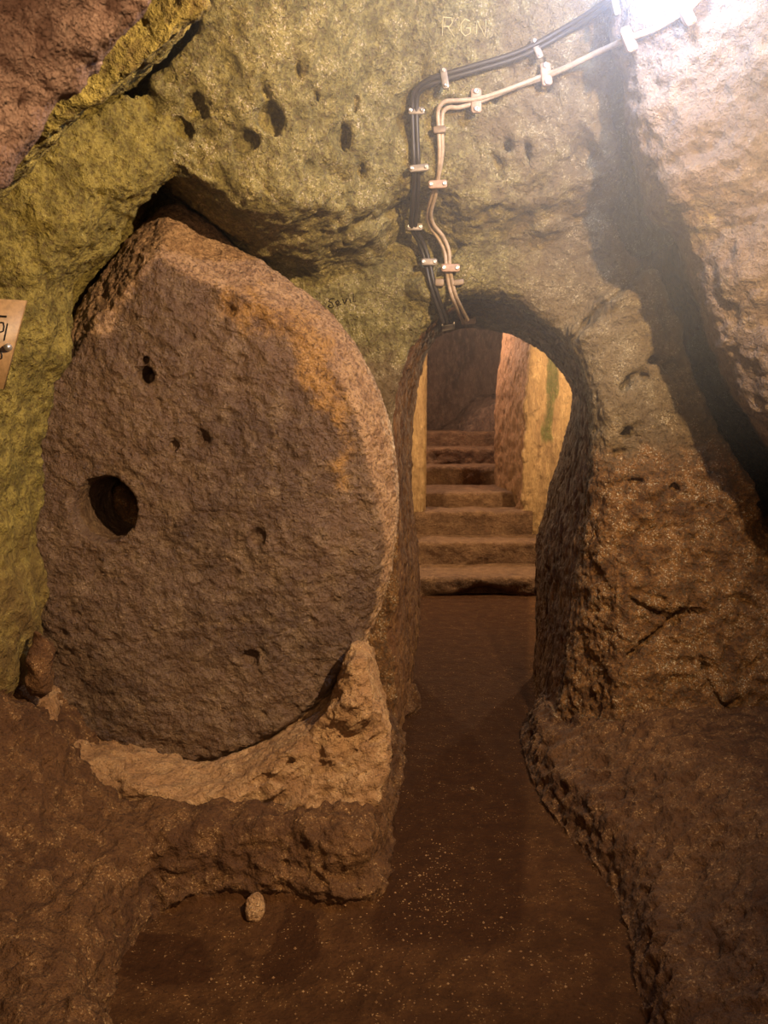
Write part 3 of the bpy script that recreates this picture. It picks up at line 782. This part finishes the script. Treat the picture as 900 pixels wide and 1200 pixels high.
# ------------------------------------------------------------------ scratched names
M['scratch'] = plain('pale scratched tuff', 'b8a878', .9, .1)
M['pen'] = plain('dark scratched tuff', '2c2214', .9, .1)
def scratch(name, strokes, r, mat, parent):
    VV = []; FF = []
    for s_ in strokes:
        P = []
        for i in range(len(s_)-1):
            for k in range(4):
                t = k/4; P.append((s_[i][0]*(1-t)+s_[i+1][0]*t, s_[i][1]*(1-t)+s_[i+1][1]*t))
        P.append(s_[-1]); pts = []
        for a_, b_ in P:
            q_, m_ = hit(a_, b_); pts.append(q_+m_*r*.2)
        i0 = len(VV)
        for i, p in enumerate(pts):
            t = (pts[min(i+1, len(pts)-1)]-pts[max(i-1, 0)]).normalized(); a_ = t.cross(Vector((0, 1, 0))).normalized(); b_ = t.cross(a_)
            for k in range(6):
                th = 2*math.pi*k/6; VV.append(list(p+a_*math.cos(th)*r+b_*math.sin(th)*r))
        for i in range(len(pts)-1):
            for k in range(6): FF.append([i0+i*6+k, i0+(i+1)*6+k, i0+(i+1)*6+(k+1) % 6, i0+i*6+(k+1) % 6])
    return make_mesh(name, np.array(VV), np.array(FF), mat, None, parent)
def cw(x0, y0, s, strokes): return [[(x0+a_*s, y0+b_*s) for a_, b_ in st] for st in strokes]
R_ = [[(0, 1), (.05, 0)], [(.05, 0), (.5, .05), (.55, .3), (.4, .5), (.05, .5)], [(.3, .5), (.65, 1.05)]]
G_ = [[(.6, .15), (.3, 0), (.05, .3), (.05, .75), (.3, 1), (.6, .85), (.6, .55), (.35, .55)]]
N_ = [[(0, 1), (.05, 0)], [(.05, 0), (.55, 1)], [(.55, 1), (.6, 0)]]
w_ = parts[0]
scratch('scratched_letters', cw(518, 20, 22, R_)+cw(539, 22, 20, G_)+cw(558, 24, 19, N_), .0016, M['scratch'], w_)
s_ = [[(387, 357), (384, 359), (388, 361), (391, 359), (389, 355), (385, 353), (388, 350), (392, 350)], [(394, 357), (398, 355), (396, 352), (393, 354), (395, 358), (400, 356)], [(401, 350), (404, 356), (407, 349)], [(410, 350), (411, 355)], [(414, 344), (414, 354), (417, 353)]]
scratch('scratched_name', s_, .0022, M['pen'], w_)

# ------------------------------------------------------------------ sign on the left wall
M['sign'] = plain('tan sign board', '9a7850', .5)
M['signdark'] = plain('sign groove and letters', '2a2018', .5)
p0, _ = hit(8, 400)
Yp = p0.y-.035
P = [Vector(at(a_, b_, Yp)) for a_, b_ in ((-95, 345), (30, 352), (3, 456), (-120, 446))]
Yq = []
root = bpy.data.objects.new('sign_board', None); COL.objects.link(root); root.location = P[2]
tag(root, 'tan sign board with dark letters bolted to the mossy left wall', 'sign')
o_ = Vector(root.location); TL, TR, BR, BL = [p-o_ for p in P]
thk = Vector((0, .012, 0))
mesh_ngon('board', [TL, TR, BR, BL, TL+thk, TR+thk, BR+thk, BL+thk], [(3, 2, 1, 0), (4, 5, 6, 7), (0, 1, 5, 4), (1, 2, 6, 5), (2, 3, 7, 6), (3, 0, 4, 7)], M['sign'], root)
def bar(name, pts, r, mat):
    P_ = [Vector(at(a_, b_, Yp-.001))-o_ for a_, b_ in pts]; V_ = []; Q_ = []
    for i, p in enumerate(P_):
        t = (P_[min(i+1, len(P_)-1)]-P_[max(i-1, 0)]).normalized(); a_ = t.cross(Vector((0, 1, 0))).normalized()
        for dd in ((a_*r), (a_*r*.6+Vector((0, -.0012, 0))), (-a_*r*.6+Vector((0, -.0012, 0))), (-a_*r)): V_.append(list(p+dd))
    for i in range(len(P_)-1):
        for k in range(3): Q_.append([i*4+k, i*4+k+1, (i+1)*4+k+1, (i+1)*4+k])
    return make_mesh(name, np.array(V_), np.array(Q_), mat, None, root)
bar('letter', [(1.5, 378), (4, 378), (5, 382), (4, 388), (1, 389), (-3, 388), (-3, 378), (1.5, 378)], .0022, M['signdark'])
bar('letter', [(9, 379), (5, 399)], .002, M['signdark'])
bar('letter', [(1, 412), (2.5, 416), (2, 420), (-1, 421), (-5, 419), (-4, 412), (1, 412)], .0022, M['signdark'])
bar('groove', [(-90, 366), (8, 371)], .003, M['signdark'])
bc = Vector(at(10.5, 407, Yp))-o_
V_ = []
for rr, hh in ((.011, 0), (.012, .006), (.009, .014), (.004, .018)):
    for j in range(12):
        t_ = 2*math.pi*j/12; V_.append([bc.x+math.cos(t_)*rr, bc.y-hh, bc.z+math.sin(t_)*rr])
F_ = [[i*12+j, i*12+(j+1) % 12, (i+1)*12+(j+1) % 12, (i+1)*12+j] for i in range(3) for j in range(12)]+[[36+j for j in range(12)]]
mesh_ngon('bolt', V_, F_, M['screw'], root)
# standoff behind the board
V_, F_ = box_verts(Vector(at(-20, 400, Yp))-o_+Vector((0, .045, 0)), Vector((0, 1, 0)), Vector((1, 0, 0)), Vector((0, 0, 1)), .04, .012, .012)
mesh_ngon('standoff', V_, F_, M['clamp_dark'], root)

# ------------------------------------------------------------------ lights
def light(name, typ, loc, power, col, size=.1, target=None, spread=None, spot=None, blend=.5):
    l = bpy.data.lights.new(name, typ); l.energy = power; l.color = col
    if typ == 'AREA':
        l.size = size
        if spread: l.spread = math.radians(spread)
    else: l.shadow_soft_size = size
    if typ == 'SPOT': l.spot_size = math.radians(spot or 90); l.spot_blend = blend
    o = bpy.data.objects.new(name, l); COL.objects.link(o); o.location = loc
    if target is not None:
        d = Vector(target)-Vector(loc); o.rotation_euler = d.to_track_quat('-Z', 'Y').to_euler()
    return o
light('cool_lamp', 'POINT', at(775, -75, 2.2), 36, (.42, .58, 1.0), .05)
light('warm_spot_lamp', 'SPOT', (1.08, .8, 2.62), 370, (1.0, .73, .43), .03, (-.5, 2.9, 1.55), spot=106, blend=.85)
light('warm_low_fill', 'AREA', (.2, -.9, 1.9), 18, (1.0, .66, .40), .5, (-.1, 3, 1.2))  # added soft fill from behind the camera, no real fixture
light('chamber_lamp', 'POINT', (1.95, 6.2, 2.1), 130, (1.0, .74, .44), .06)
light('chamber_side_fill', 'POINT', (-.3, 6.4, 1.8), 75, (1.0, .74, .44), .06)  # extra light added to brighten the left slit wall
light('stairhead_lamp', 'POINT', (.72, 8.9, 2.9), 115, (1.0, .72, .54), .1)
wd = bpy.data.worlds.new('world'); SC.world = wd; wd.use_nodes = True
bg = wd.node_tree.nodes['Background']; bg.inputs[0].default_value = (.42, .24, .14, 1); bg.inputs[1].default_value = .11

# ------------------------------------------------------------------ volume added to stand in for lens glare
GLARE_DENSITY = .17
if GLARE_DENSITY > 0:
    me = bpy.data.meshes.new('glare_haze')
    x0, x1, y0, y1, z0, z1 = -.9, 2.4, .6, 3.85, 1.12, 3.54
    me.from_pydata([(x0, y0, z0), (x1, y0, z0), (x1, y1, z0), (x0, y1, z0), (x0, y0, z1), (x1, y0, z1), (x1, y1, z1), (x0, y1, z1)], [],
                   [(0, 3, 2, 1), (4, 5, 6, 7), (0, 1, 5, 4), (1, 2, 6, 5), (2, 3, 7, 6), (3, 0, 4, 7)])
    hm = bpy.data.materials.new('glare volume'); hm.use_nodes = True; nt = hm.node_tree; nt.nodes.clear()
    ou = nt.nodes.new('ShaderNodeOutputMaterial'); vs = nt.nodes.new('ShaderNodeVolumeScatter')
    
    tc_ = nt.nodes.new('ShaderNodeTexCoord'); ds_ = nt.nodes.new('ShaderNodeVectorMath'); ds_.operation = 'DISTANCE'
    nt.links.new(tc_.outputs['Object'], ds_.inputs[0]); ds_.inputs[1].default_value = tuple(at(790, -60, 2.2))
    mr_ = nt.nodes.new('ShaderNodeMapRange'); mr_.interpolation_type = 'SMOOTHSTEP'
    for i_, v_ in ((1, 1.6), (2, .0), (3, .0), (4, GLARE_DENSITY)): mr_.inputs[i_].default_value = v_
    nt.links.new(ds_.outputs['Value'], mr_.inputs[0]); nt.links.new(mr_.outputs[0], vs.inputs['Density'])
    vs.inputs['Color'].default_value = (1, 1, 1, 1); vs.inputs['Anisotropy'].default_value = .0
    nt.links.new(vs.outputs[0], ou.inputs['Volume']); me.materials.append(hm)
    o = bpy.data.objects.new('glare_haze', me); COL.objects.link(o); tag(o, 'thin pale volume added below the lamp, standing in for lens glare', 'glare_haze', kind='stuff')

# ------------------------------------------------------------------ camera
cam = bpy.data.cameras.new('camera'); co = bpy.data.objects.new('camera', cam); COL.objects.link(co)
co.location = CAM; co.rotation_euler = (math.pi/2-PITCH, 0, 0)
cam.sensor_fit = 'HORIZONTAL'; cam.sensor_width = 36; cam.lens = 36*FP/900
cam.dof.use_dof = True; cam.dof.focus_distance = 3.0; cam.dof.aperture_fstop = cam.lens/3.0
cam.clip_start = .02
SC.camera = co
vs_ = SC.view_settings; SC.display_settings.display_device = 'sRGB'
vs_.view_transform = 'Standard'; vs_.look = 'None'; vs_.exposure = 0.65; vs_.gamma = 1.0; vs_.use_curve_mapping = False
log('done')
